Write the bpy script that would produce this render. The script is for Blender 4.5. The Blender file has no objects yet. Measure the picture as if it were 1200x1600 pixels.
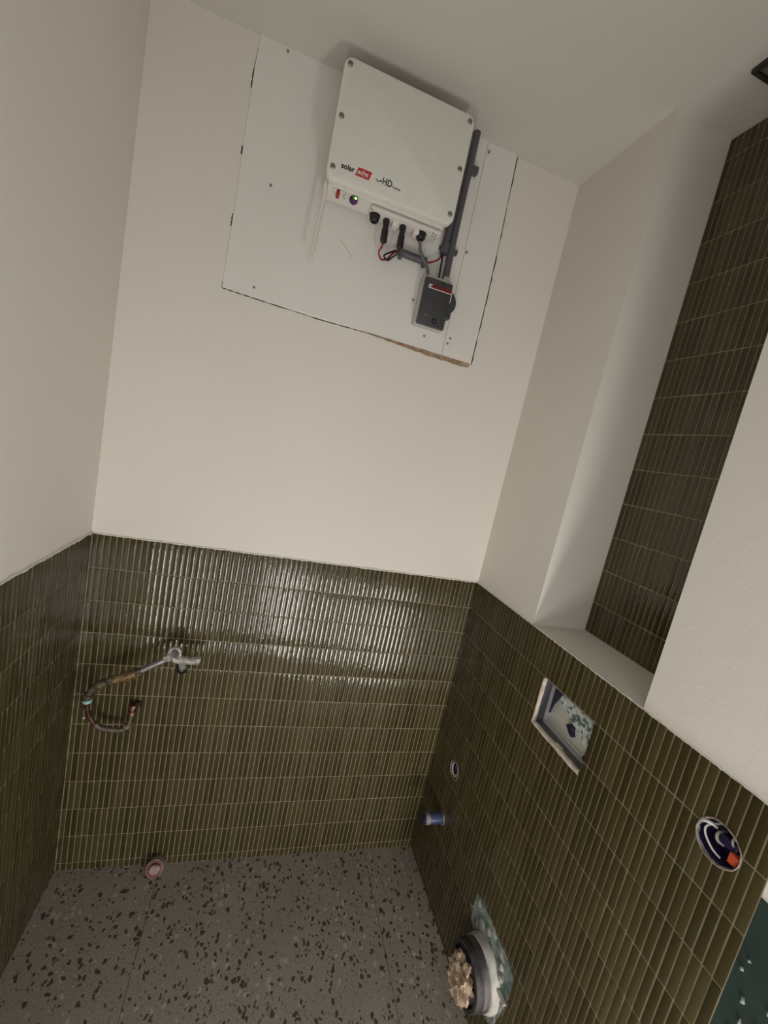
import bpy, bmesh, math, random
from mathutils import Vector, Matrix
random.seed(7)
S = bpy.context.scene
COL = S.collection

# ------------------------------------------------------------ camera, world, lights, exposure
W, H, CZ = 1.2339, 1.1282, 2.4712        # room width, tile height, ceiling height
NY0, NY1, NX = -0.3375, -0.7125, 1.422   # recess in the right wall
YF = -1.42                               # wall behind the photographer
cam = bpy.data.cameras.new('camera'); co = bpy.data.objects.new('camera', cam); COL.objects.link(co)
R = ((0.94589998, -0.24894738, 0.20808275), (0.16221442, -0.19257159, -0.96778234), (0.2809977, 0.94917932, -0.14177061))
M = Matrix(((R[0][0], -R[1][0], -R[2][0], 0.44573), (R[0][1], -R[1][1], -R[2][1], -1.28721),
            (R[0][2], -R[1][2], -R[2][2], 1.51957), (0, 0, 0, 1)))
co.matrix_world = M
cam.sensor_fit = 'VERTICAL'; cam.sensor_height = 24.0; cam.sensor_width = 18.0
cam.lens = 639.3441 / 1600 * 24.0; cam.clip_start = 0.01
S.camera = co
wd = bpy.data.worlds.new('world'); S.world = wd; wd.use_nodes = True
wd.node_tree.nodes['Background'].inputs[0].default_value = (0.75, 0.78, 0.8, 1)
wd.node_tree.nodes['Background'].inputs[1].default_value = 0.25
def area(name, loc, target, sx, sy, power, col, spread=180):
    l = bpy.data.lights.new(name, 'AREA'); l.shape = 'RECTANGLE'; l.size = sx; l.size_y = sy
    l.energy = power; l.color = col; l.spread = math.radians(spread)
    o = bpy.data.objects.new(name, l); COL.objects.link(o); o.location = loc
    o.rotation_euler = (Vector(target) - Vector(loc)).to_track_quat('-Z', 'Y').to_euler()
    return o
# daylight coming in low through the doorway behind the photographer, either side of his legs
area('doorway_daylight', (1.11, -1.40, 0.29), (0.85, 0, 1.1), 0.16, 0.54, 3.4, (1.0, 0.96, 0.90))
area('doorway_daylight_left', (0.32, -1.40, 0.44), (0.50, 0, 1.1), 0.10, 0.60, 1.9, (1.0, 0.95, 0.90))
area('upper_fill', (0.55, -1.40, 1.45), (0.75, 0, 1.15), 0.7, 0.5, 1.0, (1.0, 0.96, 0.905))  # unseen soft fill, added to brighten the white walls above the tiles
S.view_settings.view_transform = 'Standard'; S.view_settings.look = 'None'
S.view_settings.gamma = 1; S.view_settings.use_curve_mapping = False
S.view_settings.exposure = 1.28

# ------------------------------------------------------------ materials
class NT:
    def __init__(s, name, rough=0.5, metal=0.0, col=(.5, .5, .5)):
        s.m = bpy.data.materials.new(name); s.m.use_nodes = True
        s.t = s.m.node_tree; s.b = s.t.nodes['Principled BSDF']
        s.b.inputs['Roughness'].default_value = rough; s.b.inputs['Metallic'].default_value = metal
        s.b.inputs['Base Color'].default_value = (*col, 1)
    def n(s, typ, **k):
        nd = s.t.nodes.new(typ)
        for a, v in k.items():
            if a.startswith('i_'): nd.inputs[a[2:].replace('_', ' ')].default_value = v
            else: setattr(nd, a, v)
        return nd
    def l(s, a, b): s.t.links.new(a, b)
    def coord(s, kind='Object'):
        return s.n('ShaderNodeTexCoord').outputs[kind]
    def noise(s, scale, detail=3, vec=None, rough=0.5):
        nd = s.n('ShaderNodeTexNoise'); nd.inputs['Scale'].default_value = scale
        nd.inputs['Detail'].default_value = detail; nd.inputs['Roughness'].default_value = rough
        s.l(vec if vec is not None else s.coord(), nd.inputs['Vector']); return nd
    def ramp(s, fac, stops):
        r = s.n('ShaderNodeValToRGB'); e = r.color_ramp.elements
        while len(e) < len(stops): e.new(0.5)
        for i, (p, c) in enumerate(stops):
            e[i].position = p; e[i].color = (*c, 1)
        s.l(fac, r.inputs[0]); return r.outputs[0]
    def mix(s, fac, a, b, mode='MIX'):
        x = s.n('ShaderNodeMix', data_type='RGBA', blend_type=mode)
        for v, i in ((fac, 0), (a, 6), (b, 7)):
            if isinstance(v, (int, float)): x.inputs[i].default_value = v
            elif isinstance(v, tuple): x.inputs[i].default_value = (*v, 1)
            else: s.l(v, x.inputs[i])
        return x.outputs[2]
    def math(s, op, a, b=None):
        x = s.n('ShaderNodeMath', operation=op)
        for v, i in ((a, 0), (b, 1)):
            if v is None: continue
            if isinstance(v, (int, float)): x.inputs[i].default_value = v
            else: s.l(v, x.inputs[i])
        return x.outputs[0]
    def color(s, sock): s.l(sock, s.b.inputs['Base Color'])
    def bump(s, h, dist, strength=1.0):
        x = s.n('ShaderNodeBump'); x.inputs['Distance'].default_value = dist
        x.inputs['Strength'].default_value = strength
        s.l(h, x.inputs['Height']); s.l(x.outputs[0], s.b.inputs['Normal'])
def geo_pos(t): return t.n('ShaderNodeNewGeometry').outputs['Position']

def noisy(name, c1, c2, scale=30, rough=0.6, metal=0.0, bump=0.0, detail=4):
    t = NT(name, rough, metal); p = geo_pos(t)
    nz = t.noise(scale, detail, p)
    t.color(t.ramp(nz.outputs[0], [(0.35, c1), (0.65, c2)]))
    if bump: t.bump(nz.outputs[0], bump)
    return t.m
def flat(name, c, rough=0.5, metal=0.0):
    t = NT(name, rough, metal); nz = t.noise(60, 2, geo_pos(t))
    t.color(t.ramp(nz.outputs[0], [(0.3, tuple(v * 0.98 for v in c)), (0.7, tuple(min(1, v * 1.015) for v in c))]))
    return t.m

def plaster(name, c):
    t = NT(name, 0.75); p = geo_pos(t)
    a = t.noise(2.2, 3, p); b = t.noise(140, 3, p); d = t.noise(14, 3, p)
    k = t.ramp(a.outputs[0], [(0.3, tuple(v * 0.965 for v in c)), (0.7, c)])
    t.color(k)
    h = t.math('ADD', t.math('MULTIPLY', b.outputs[0], 0.25), t.math('MULTIPLY', d.outputs[0], 1.0))
    t.bump(h, 0.0016, 0.6)
    return t.m
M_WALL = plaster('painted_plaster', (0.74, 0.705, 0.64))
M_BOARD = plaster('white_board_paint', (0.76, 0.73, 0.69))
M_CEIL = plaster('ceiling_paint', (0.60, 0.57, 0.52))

t = NT('glazed_tile', 0.145); p = geo_pos(t)
g = t.n('ShaderNodeNewGeometry'); oi = t.n('ShaderNodeObjectInfo')
rnd = t.math('FRACT', t.math('ADD', g.outputs['Random Per Island'], t.math('MULTIPLY', oi.outputs['Random'], 7.31)))
cc = t.ramp(rnd, [(0.0, (0.036, 0.027, 0.0095)), (0.35, (0.050, 0.038, 0.013)), (0.7, (0.066, 0.051, 0.019)), (1.0, (0.080, 0.065, 0.028))])
mp = t.n('ShaderNodeMapping'); mp.inputs['Scale'].default_value = (1, 1, 0.25); t.l(p, mp.inputs[0])
st = t.noise(190, 3, mp.outputs[0]); bl = t.noise(3.0, 2, p)
cc = t.mix(t.math('MULTIPLY', st.outputs[0], 0.35), cc, (0.035, 0.022, 0.008))
cc = t.mix(t.math('MULTIPLY', bl.outputs[0], 0.35), cc, (0.052, 0.050, 0.022))
t.color(cc)
w1 = t.noise(55, 2, p)
t.bump(w1.outputs[0], 0.0009, 0.6)
t.b.inputs['Specular IOR Level'].default_value = 0.5
M_TILE = t.m
M_GROUT = noisy('tan_grout', (0.205, 0.167, 0.105), (0.26, 0.215, 0.140), 40, 0.85, 0, 0.0006)
M_BEAD = noisy('sealant', (0.62, 0.57, 0.49), (0.74, 0.70, 0.62), 60, 0.6, 0, 0.001)

# terrazzo
t = NT('terrazzo', 0.42); p = geo_pos(t)
dn = t.noise(45, 2, p)
pd = t.mix(0.012, p, dn.outputs[1], 'LINEAR_LIGHT')
def chips(scale, lo, hi, w):
    v = t.n('ShaderNodeTexVoronoi', feature='F1'); v.inputs['Scale'].default_value = scale
    m2 = t.n('ShaderNodeMapping'); m2.inputs['Location'].default_value = (w, w * 1.7, 0)
    m2.inputs['Rotation'].default_value = (0, 0, w); m2.inputs['Scale'].default_value = (1.0, 0.72, 1)
    t.l(pd, m2.inputs[0]); t.l(m2.outputs[0], v.inputs['Vector'])
    sp = t.n('ShaderNodeSeparateColor'); t.l(v.outputs['Color'], sp.inputs[0])
    r = t.math('ADD', lo, t.math('MULTIPLY', t.math('POWER', sp.outputs[0], 2.2), hi - lo))
    return t.math('LESS_THAN', v.outputs['Distance'], r)
base = t.ramp(t.noise(5, 4, p).outputs[0], [(0.3, (0.225, 0.200, 0.165)), (0.7, (0.285, 0.255, 0.212))])
fine = t.noise(260, 3, p)
base = t.mix(0.35, base, t.ramp(fine.outputs[0], [(0.35, (0.12, 0.105, 0.085)), (0.65, (0.37, 0.335, 0.28))]))
base = t.mix(t.math('MULTIPLY', chips(60, -0.06, 0.42, 3.1), 0.6), base, (0.42, 0.39, 0.34))
base = t.mix(t.math('MULTIPLY', chips(150, -0.02, 0.42, 1.3), 0.65), base, (0.11, 0.092, 0.072))
base = t.mix(t.math('MULTIPLY', chips(84, 0.06, 0.55, 0.4), 0.92), base, (0.042, 0.034, 0.027))
t.color(base); M_TERR = t.m

M_INV = flat('inverter_powder_coat', (0.74, 0.72, 0.665), 0.42)
M_INV2 = flat('inverter_light_plastic', (0.72, 0.69, 0.64), 0.38)
M_STEEL = noisy('galvanised_screw', (0.22, 0.20, 0.17), (0.38, 0.35, 0.3), 300, 0.4, 0.8)
M_BLACK = flat('black_plastic', (0.012, 0.012, 0.013), 0.35)
M_DGREY = flat('dark_grey_plastic', (0.045, 0.046, 0.050), 0.45)
M_CONDUIT = flat('grey_conduit_plastic', (0.085, 0.083, 0.092), 0.5)
M_LGREY = flat('light_grey_plastic', (0.50, 0.50, 0.48), 0.4)
M_RED = flat('red_plastic', (0.33, 0.02, 0.02), 0.4)
M_CRED = flat('red_cable_sheath', (0.22, 0.012, 0.02), 0.45)
M_DRED = flat('dark_red_label', (0.13, 0.008, 0.014), 0.5)
M_CGREY = flat('grey_cable_sheath', (0.10, 0.10, 0.11), 0.5)
M_PRINTBLK = flat('dark_print', (0.02, 0.02, 0.022), 0.5)
M_PRINTRED = flat('red_print', (0.50, 0.03, 0.035), 0.5)
M_PRINTWHT = flat('white_print', (0.75, 0.68, 0.66), 0.5)
M_PRINTTEAL = flat('dark_teal_print', (0.02, 0.06, 0.07), 0.5)
M_PRINTGREY = flat('grey_print', (0.22, 0.23, 0.22), 0.5)
M_PURPLE = flat('purple_lens', (0.07, 0.01, 0.10), 0.2)
M_GLENS = flat('green_lens', (0.06, 0.20, 0.05), 0.3)
t = NT('green_indicator_light', 0.3, col=(0.2, 0.8, 0.1))
t.b.inputs['Emission Color'].default_value = (0.35, 1.0, 0.12, 1); t.b.inputs['Emission Strength'].default_value = 1.6
M_LED = t.m
M_DARK = noisy('dark_gap', (0.025, 0.018, 0.012), (0.06, 0.045, 0.03), 80, 0.9)
M_RAW = noisy('raw_board_edge', (0.20, 0.13, 0.075), (0.36, 0.26, 0.17), 50, 0.9, 0, 0.002)
M_GREEN = noisy('moisture_board', (0.055, 0.115, 0.095), (0.30, 0.31, 0.28), 34, 0.75, 0, 0.002)
M_DGREEN = noisy('dark_green_board', (0.004, 0.018, 0.011), (0.009, 0.030, 0.020), 9, 0.7, 0, 0.002)
M_ADH = noisy('tile_adhesive', (0.16, 0.17, 0.15), (0.34, 0.35, 0.31), 70, 0.85, 0, 0.003)
M_ADH2 = noisy('dark_adhesive_smear', (0.018, 0.024, 0.020), (0.036, 0.042, 0.036), 30, 0.85, 0, 0.003)
M_REND = noisy('pink_render', (0.46, 0.36, 0.30), (0.64, 0.58, 0.50), 60, 0.85, 0, 0.002)
M_RIM = noisy('dull_plaster_rim', (0.12, 0.09, 0.075), (0.34, 0.30, 0.26), 90, 0.85)
M_CISG = flat('cistern_grey_plastic', (0.07, 0.073, 0.078), 0.45)
M_CISL = flat('cistern_pale_frame', (0.42, 0.41, 0.43), 0.45)
M_CISW = flat('cistern_white_shell', (0.52, 0.53, 0.46), 0.4)
M_NAVY = flat('navy_plastic', (0.016, 0.014, 0.05), 0.35)
M_BLUE = flat('blue_pipe_plastic', (0.045, 0.055, 0.14), 0.4)
M_ORANGE = flat('orange_connector', (0.62, 0.10, 0.035), 0.4)
t = NT('mottled_foam', 0.6); v = t.n('ShaderNodeTexVoronoi', feature='SMOOTH_F1'); v.inputs['Scale'].default_value = 120
t.l(geo_pos(t), v.inputs['Vector'])
t.color(t.ramp(v.outputs['Distance'], [(0.30, (0.62, 0.68, 0.63)), (0.5, (0.45, 0.52, 0.48)), (0.62, (0.11, 0.14, 0.14))]))
t.bump(v.outputs['Distance'], 0.004); M_FOAM = t.m
M_RUBBER = noisy('grimy_black_rubber', (0.014, 0.013, 0.013), (0.05, 0.045, 0.045), 40, 0.6)
M_PIPEG = noisy('dusty_grey_pipe', (0.10, 0.095, 0.09), (0.30, 0.28, 0.26), 30, 0.6, 0, 0.001)
M_GRIME = noisy('grimy_dark_pipe', (0.035, 0.032, 0.034), (0.13, 0.12, 0.115), 26, 0.6)
M_COLLAR = noisy('pale_dusty_collar', (0.30, 0.29, 0.26), (0.52, 0.50, 0.45), 24, 0.7, 0, 0.001)
M_PAPER = noisy('brown_paper', (0.26, 0.185, 0.12), (0.50, 0.385, 0.27), 30, 0.85, 0, 0.003)
M_NICKEL = noisy('plaster_spattered_metal', (0.24, 0.23, 0.21), (0.60, 0.56, 0.49), 90, 0.5, 0.35, 0.001)
M_CHROME = noisy('dull_chrome', (0.35, 0.36, 0.36), (0.6, 0.6, 0.58), 60, 0.3, 0.8)
M_BRASS = noisy('dirty_brass', (0.17, 0.12, 0.055), (0.38, 0.28, 0.14), 70, 0.5, 0.5, 0.001)
M_HEMP = noisy('red_brown_hemp', (0.12, 0.035, 0.015), (0.28, 0.12, 0.06), 120, 0.9)
M_BRONZE = noisy('grimy_fitting', (0.055, 0.042, 0.032), (0.15, 0.12, 0.09), 60, 0.5, 0.3)
M_COPPER = noisy('old_copper', (0.07, 0.034, 0.022), (0.17, 0.09, 0.062), 50, 0.4, 0.7)
M_CYAN = flat('pale_cyan_ring', (0.30, 0.52, 0.52), 0.4)
M_PINK = noisy('pinkish_pipe', (0.20, 0.13, 0.11), (0.34, 0.26, 0.23), 40, 0.5)
M_REDCAP = noisy('dull_red_rubber', (0.13, 0.025, 0.02), (0.24, 0.06, 0.05), 40, 0.5)
M_VENT = noisy('vent_brown_grey', (0.085, 0.068, 0.052), (0.13, 0.105, 0.085), 12, 0.6)
M_VENTD = flat('vent_dark_edge', (0.02, 0.015, 0.011), 0.6)
M_PENCIL = flat('pencil_mark', (0.33, 0.30, 0.25), 0.8)

# ------------------------------------------------------------ mesh helpers
def link(name, me, mat=None, parent=None, smooth=None, loc=None):
    o = bpy.data.objects.new(name, me); COL.objects.link(o)
    if mat is not None and not me.materials: me.materials.append(mat)
    if parent is not None: o.parent = parent
    if loc: o.location = loc
    if smooth is True:
        for f in me.polygons: f.use_smooth = True
    elif isinstance(smooth, (int, float)) and not isinstance(smooth, bool):
        for f in me.polygons: f.use_smooth = True
        me.set_sharp_from_angle(angle=math.radians(smooth))
    return o
def bm_obj(name, bm, mat, parent=None, smooth=None):
    bmesh.ops.recalc_face_normals(bm, faces=bm.faces[:])
    me = bpy.data.meshes.new(name); bm.to_mesh(me); bm.free()
    return link(name, me, mat, parent, smooth)
def tag(o, label, cat, group=None, kind=None):
    o['label'] = label; o['category'] = cat
    if group: o['group'] = group
    if kind: o['kind'] = kind
    return o
def struct(o): o['kind'] = 'structure'; return o
def empty(name, loc, label, cat):
    o = bpy.data.objects.new(name, None); COL.objects.link(o); o.location = loc; o.empty_display_size = 0.02
    bpy.context.view_layer.update()
    return tag(o, label, cat)
def adopt(o, parent):
    o.parent = parent; o.matrix_parent_inverse = Matrix.Translation(parent.location).inverted(); return o
def box_bm(x0, x1, y0, y1, z0, z1, bevel=0.0, seg=2):
    bm = bmesh.new(); bmesh.ops.create_cube(bm, size=1)
    for v in bm.verts:
        v.co = Vector(((x0 + x1) / 2 + v.co.x * (x1 - x0), (y0 + y1) / 2 + v.co.y * (y1 - y0), (z0 + z1) / 2 + v.co.z * (z1 - z0)))
    if bevel: bmesh.ops.bevel(bm, geom=bm.edges[:] + bm.verts[:], offset=bevel, segments=seg, affect='EDGES', profile=0.5)
    return bm
def box(name, x0, x1, y0, y1, z0, z1, mat, parent=None, bevel=0.0, seg=2):
    return bm_obj(name, box_bm(x0, x1, y0, y1, z0, z1, bevel, seg), mat, parent, 35 if bevel else None)
def frame_of(d):
    d = Vector(d).normalized(); a = Vector((0, 0, 1)) if abs(d.z) < 0.9 else Vector((1, 0, 0))
    u = d.cross(a).normalized(); return u, d.cross(u).normalized()
def lathe(name, origin, axis, prof, mat, parent=None, seg=24, smooth=40, wob=0.0):
    """prof: (distance along the axis, radius)"""
    d = Vector(axis).normalized(); u, v = frame_of(d); bm = bmesh.new(); rings = []
    for (a, r) in prof:
        if r < 1e-6: rings.append([bm.verts.new(Vector(origin) + d * a)]); continue
        rings.append([bm.verts.new(Vector(origin) + d * a + (u * math.cos(k * 2 * math.pi / seg) + v * math.sin(k * 2 * math.pi / seg)) * r * (1 + wob * (random.random() - .5))) for k in range(seg)])
    for r0, r1 in zip(rings, rings[1:]):
        for k in range(seg):
            q = [r0[k % len(r0)], r0[(k + 1) % len(r0)], r1[(k + 1) % len(r1)], r1[k % len(r1)]]
            q2 = []
            for e in q:
                if e not in q2: q2.append(e)
            if len(q2) > 2: bm.faces.new(q2)
    for r in (rings[0], rings[-1]):
        if len(r) > 2: bm.faces.new(r)
    return bm_obj(name, bm, mat, parent, smooth)
def catmull(pts, n=8):
    P = [Vector(p) for p in pts]; P = [P[0] * 2 - P[1]] + P + [P[-1] * 2 - P[-2]]; out = []
    for i in range(1, len(P) - 2):
        for k in range(n):
            s = k / n; a, b, c, d = P[i - 1:i + 3]
            out.append(0.5 * ((2 * b) + (c - a) * s + (2 * a - 5 * b + 4 * c - d) * s * s + (3 * b - a - 3 * c + d) * s ** 3))
    out.append(P[-2]); return out
def tube_bm(bm, pts, r, seg=10):
    rings = []; u = None
    for i, p in enumerate(pts):
        d = (pts[min(i + 1, len(pts) - 1)] - pts[max(i - 1, 0)]).normalized()
        if u is None: u, v = frame_of(d)
        else: u = (u - d * u.dot(d)).normalized()
        v = d.cross(u)
        rr = r[i] if isinstance(r, list) else r
        rings.append([bm.verts.new(p + (u * math.cos(k * 2 * math.pi / seg) + v * math.sin(k * 2 * math.pi / seg)) * rr) for k in range(seg)])
    for a, b in zip(rings, rings[1:]):
        for k in range(seg): bm.faces.new((a[k], a[(k + 1) % seg], b[(k + 1) % seg], b[k]))
    bm.faces.new(rings[0]); bm.faces.new(rings[-1])
def tube(name, pts, r, mat, parent=None, n=8, seg=10):
    bm = bmesh.new(); tube_bm(bm, catmull(pts, n) if n else [Vector(p) for p in pts], r, seg)
    return bm_obj(name, bm, mat, parent, 50)
def sheet(name, loops, to3, thick, mat, parent=None, holes_only=False):
    """flat sheet with holes. loops: outline first, then holes, as (a, b); to3(a, b, depth) -> point"""
    bm = bmesh.new(); edges = []; L3 = []
    for lp in loops:
        vs = [bm.verts.new(to3(a, b, 0)) for a, b in lp]; L3.append(vs)
        for i in range(len(vs)): edges.append(bm.edges.new((vs[i], vs[(i + 1) % len(vs)])))
    bmesh.ops.triangle_fill(bm, use_beauty=True, use_dissolve=False, edges=edges)
    for li, (lp, vs) in enumerate(zip(loops, L3)):
        if li == 0 and holes_only: continue
        bv = [bm.verts.new(to3(a, b, thick)) for a, b in lp]
        for i in range(len(vs)):
            j = (i + 1) % len(vs); bm.faces.new((vs[i], vs[j], bv[j], bv[i]))
    me = bpy.data.meshes.new(name); bm.to_mesh(me); bm.free()
    return link(name, me, mat, parent)
def circle(cy, cz, r, n=24, jit=0.0):
    return [(cy + r * (1 + jit * (random.random() - .5)) * math.cos(2 * math.pi * i / n), cz + r * (1 + jit * (random.random() - .5)) * math.sin(2 * math.pi * i / n)) for i in range(n)]
def poly_prism(name, pts, to3, d0, d1, mat, parent=None):
    bm = bmesh.new(); a = [bm.verts.new(to3(p, q, d0)) for p, q in pts]; b = [bm.verts.new(to3(p, q, d1)) for p, q in pts]
    bm.faces.new(a); bm.faces.new(b)
    for i in range(len(a)): j = (i + 1) % len(a); bm.faces.new((a[i], a[j], b[j], b[i]))
    return bm_obj(name, bm, mat, parent)

toB = lambda a, b, d: Vector((a, d, b))             # back wall: (x, z), depth goes outwards (+y)
toR = lambda a, b, d: Vector((W + d, a, b))         # right wall: (y, z)
toN = lambda a, b, d: Vector((NX + d, a, b))
toL = lambda a, b, d: Vector((-d, a, b))

# ------------------------------------------------------------ the shell
T = 0.10
FO = (-0.4415, -0.6215, 0.896, 1.0262)              # opening of the flush cistern: y far, y near, z low, z high
BB1 = (-0.8955, 1.0185, 0.0345); BB2 = (-0.158, 0.489, 0.0300)
struct(box('floor', -T, 1.6, YF - T, T, -0.10, -0.008, M_GROUT))
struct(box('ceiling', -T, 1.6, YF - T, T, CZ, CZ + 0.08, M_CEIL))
wall_left = struct(box('wall_left', -T, 0, YF - T, T, -0.008, CZ, M_WALL))
wall_back = struct(box('wall_back', 0, NX + T, 0, T, -0.008, CZ, M_WALL))
rect = [(FO[0], FO[2]), (FO[0], FO[3]), (FO[1], FO[3]), (FO[1], FO[2])]
out = [(0, -0.008), (YF, -0.008), (YF, CZ), (NY1, CZ), (NY1, H), (NY0, H), (NY0, CZ), (0, CZ)]
wall_right = struct(sheet('wall_right', [out, rect, circle(BB1[0], BB1[1], BB1[2]), circle(BB2[0], BB2[1], BB2[2])], toR, 0.12, M_WALL, None, True))
rc = struct(box('wall_recess', NX, NX + T, YF, 0, H - 0.1, CZ, M_WALL))
struct(box('trim_1', W + 0.0004, NX, NY0, NY0 + 0.02, H, CZ, M_WALL))            # far cheek of the recess
struct(box('trim_2', W + 0.0004, NX, NY1 - 0.02, NY1, H, CZ, M_WALL))            # near cheek
led = struct(box('trim_3', W + 0.002, NX, NY1, NY0, H - 0.03, H, M_WALL))  # sill of the recess
# wall behind the photographer with its doorway
fr = sheet('wall_front', [[(0, -0.008), (W, -0.008), (W, CZ), (0, CZ)], [(0.16, 0.02), (0.16, 2.06), (1.20, 2.06), (1.20, 0.02)]],
           lambda a, b, d: Vector((a, YF - d, b)), T, M_WALL); struct(fr)

# grout beds
GT = 0.0015
def cut_sock(c): return lambda u: (c[1] - math.sqrt(c[2] ** 2 - (u - c[0]) ** 2), c[1] + math.sqrt(c[2] ** 2 - (u - c[0]) ** 2)) if abs(u - c[0]) < c[2] * 0.99 else None
# bare patch round the toilet waste: (y, z low, z high)
PATCH = [(-0.400, 0.246, 0.257), (-0.412, 0.248, 0.258), (-0.421, 0.242, 0.266), (-0.427, 0.225, 0.320), (-0.436, 0.219, 0.313), (-0.445, 0.215, 0.322), (-0.465, 0.150, 0.321), (-0.49, 0.11, 0.322),
         (-0.54, 0.095, 0.320), (-0.575, 0.10, 0.322), (-0.600, 0.115, 0.318), (-0.618, 0.20, 0.308), (-0.622, 0.23, 0.285)]
def patch(u):
    for a, b in zip(PATCH, PATCH[1:]):
        if b[0] <= u <= a[0]:
            s = (u - a[0]) / (b[0] - a[0]); return (a[1] + s * (b[1] - a[1]), a[2] + s * (b[2] - a[2]))
    return None
YE = -0.9625
pl = [(a, c) for a, b, c in PATCH] + [(a, b) for a, b, c in reversed(PATCH)]
toRg = lambda a, b, d: Vector((W - GT + d, a, b))
gl = sheet('grout', [[(0, 0), (YE, 0), (YE, H), (0, H)], pl, rect, circle(BB1[0], BB1[1], BB1[2]), circle(BB2[0], BB2[1], BB2[2])], toRg, GT, M_GROUT, wall_right)
box('grout', 0, W, -GT, 0, 0, H, M_GROUT, wall_back)
box('grout', 0, GT, YF, 0, 0, H, M_GROUT, wall_left)
box('grout', NX - GT, NX, NY1, NY0, H, CZ, M_GROUT, rc)
poly_prism('moisture_board', [(-.398, .09), (-.63, .09), (-.63, .335), (-.398, .335)], toR, -0.0006, 0.0, M_GREEN, wall_right)
# untiled end of the right wall
box('moisture_board', W - 0.0012, W, YF, YE, 0, 1.0, M_DGREEN, wall_right)['label'] = 'untiled dark green board'
def blob(name, cy, cz, ry, rz, mat, parent, h=0.002, n=11, x=W):
    bm = bmesh.new(); c = bm.verts.new((x - h, cy, cz)); ring = []; ph = random.random() * 6
    for i in range(n):
        a = 2 * math.pi * i / n + ph; k = 0.6 + 0.6 * random.random()
        ring.append((bm.verts.new((x - h * 0.8, cy + ry * k * math.cos(a) * .7, cz + rz * k * math.sin(a) * .7)), bm.verts.new((x, cy + ry * k * math.cos(a), cz + rz * k * math.sin(a)))))
    for i in range(n):
        j = (i + 1) % n; bm.faces.new((c, ring[i][0], ring[j][0])); bm.faces.new((ring[i][0], ring[i][1], ring[j][1], ring[j][0]))
    return bm_obj(name, bm, mat, parent, True)
for cy, cz, ry, rz in ((-0.976, 0.93, .010, .03), (-0.975, 0.86, .011, .045), (-0.977, 0.79, .012, .05), (-0.992, 0.885, .010, .03), (-0.972, 0.73, .012, .05)):
    blob('adhesive_smear', cy, cz, ry, rz, M_ADH2, wall_right, 0.0012, 24)
for cy, cz, ry, rz in ((-0.985, .846, .004, .007), (-0.990, .815, .003, .008), (-0.984, .788, .004, .007), (-1.0, .80, .003, .005), (-0.976, .905, .003, .003), (-0.972, .885, .003, .004),
                       (-1.01, .83, .005, .009), (-0.982, .765, .006, .006), (-0.997, .77, .005, .005), (-0.968, .75, .004, .006), (-1.012, .868, .003, .004)):
    blob('adhesive_dab', cy, cz, ry, rz, M_ADH, wall_right, 0.004)
for cy, cz, ry, rz in ((-0.470, .262, .014, .028), (-0.50, .29, .016, .02), (-0.452, .235, .007, .03), (-0.56, .295, .02, .012), (-0.607, .20, .012, .03), (-0.600, .14, .012, .02), (-0.475, .245, .02, .03), (-0.455, .205, .01, .02), (-0.52, .305, .02, .012), (-0.585, .255, .010, .018), (-0.440, .300, .008, .012)):
    blob('adhesive_dab', cy, cz, ry, rz, M_ADH, wall_right, 0.003)
# tile spacer bridging the collar and the board
# sealant bead along the top of the tiles
def bead(name, p0, p1, nrm, r, parent, jit=0.0006, n=90):
    pts = []; p0 = Vector(p0); p1 = Vector(p1)
    for i in range(n + 1):
        s = i / n; pts.append(p0.lerp(p1, s) + Vector((0, 0, random.uniform(-jit, jit) * 1.5)))
    bm = bmesh.new(); tube_bm(bm, pts, [r * random.uniform(0.7, 1.3) for _ in pts], 6)
    return bm_obj(name, bm, M_BEAD, parent, True)
bead('sealant_bead', (0.002, 0, H), (W, 0, H), None, 0.0028, wall_back)
bead('sealant_bead', (0.0, 0, H + 0.001), (0.0, -1.2, H + 0.001), None, 0.0038, wall_left, 0.001)
bead('sealant_bead', (W, 0, H), (W, NY0, H), None, 0.0024, wall_right)
bead('sealant_bead', (W, NY0, H), (W, NY1, H), None, 0.0022, wall_right)
bead('sealant_bead', (W, NY1, H), (W, -1.2, H), None, 0.0022, wall_right)
bead('sealant_bead', (0.0022, -0.0022, 0.0), (0.0022, -0.0022, H), None, 0.0030, wall_back).data.materials.clear()
bpy.data.objects['wall_back'].children[-1].data.materials.append(M_GROUT)

# ------------------------------------------------------------ tiles
FULLW, FULLH, DT = 0.0139, 0.0978, 0.0015
US = [0.0, 0.012, 0.19, 0.5, 0.81, 0.988, 1.0]
def tile_geo(w, lo, hi):
    """vertices (u, z, height) and quads; lo, hi give the ends for each of US"""
    V = []; F = []
    hgt = lambda s: 0.0 if s in (0.0, 1.0) else DT * (0.50 + 0.50 * (1 - (2 * s - 1) ** 2))
    nv = 6
    for i, s in enumerate(US):
        L = hi[i] - lo[i]; e = min(0.0030, L * 0.3); e0 = min(0.0003, L * 0.1)
        for k, (z, f) in enumerate(((lo[i], 0), (lo[i] + e0, 0.80), (lo[i] + e, 1.0), (hi[i] - e, 1.0), (hi[i] - e0, 0.80), (hi[i], 0))):
            V.append((s * w, z, hgt(s) * f))
    for i in range(len(US) - 1):
        for k in range(nv - 1):
            a = i * nv + k; F.append((a, a + nv, a + nv + 1, a + 1))
    return V, F
K = R
def px(P):
    d = [P[i] - (0.44573, -1.28721, 1.51957)[i] for i in range(3)]
    x, y, z = (sum(K[r][i] * d[i] for i in range(3)) for r in range(3))
    return (600 + 639.34 * x / z, 800 + 639.34 * y / z) if z > 0.05 else (-1e4, -1e4)
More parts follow.
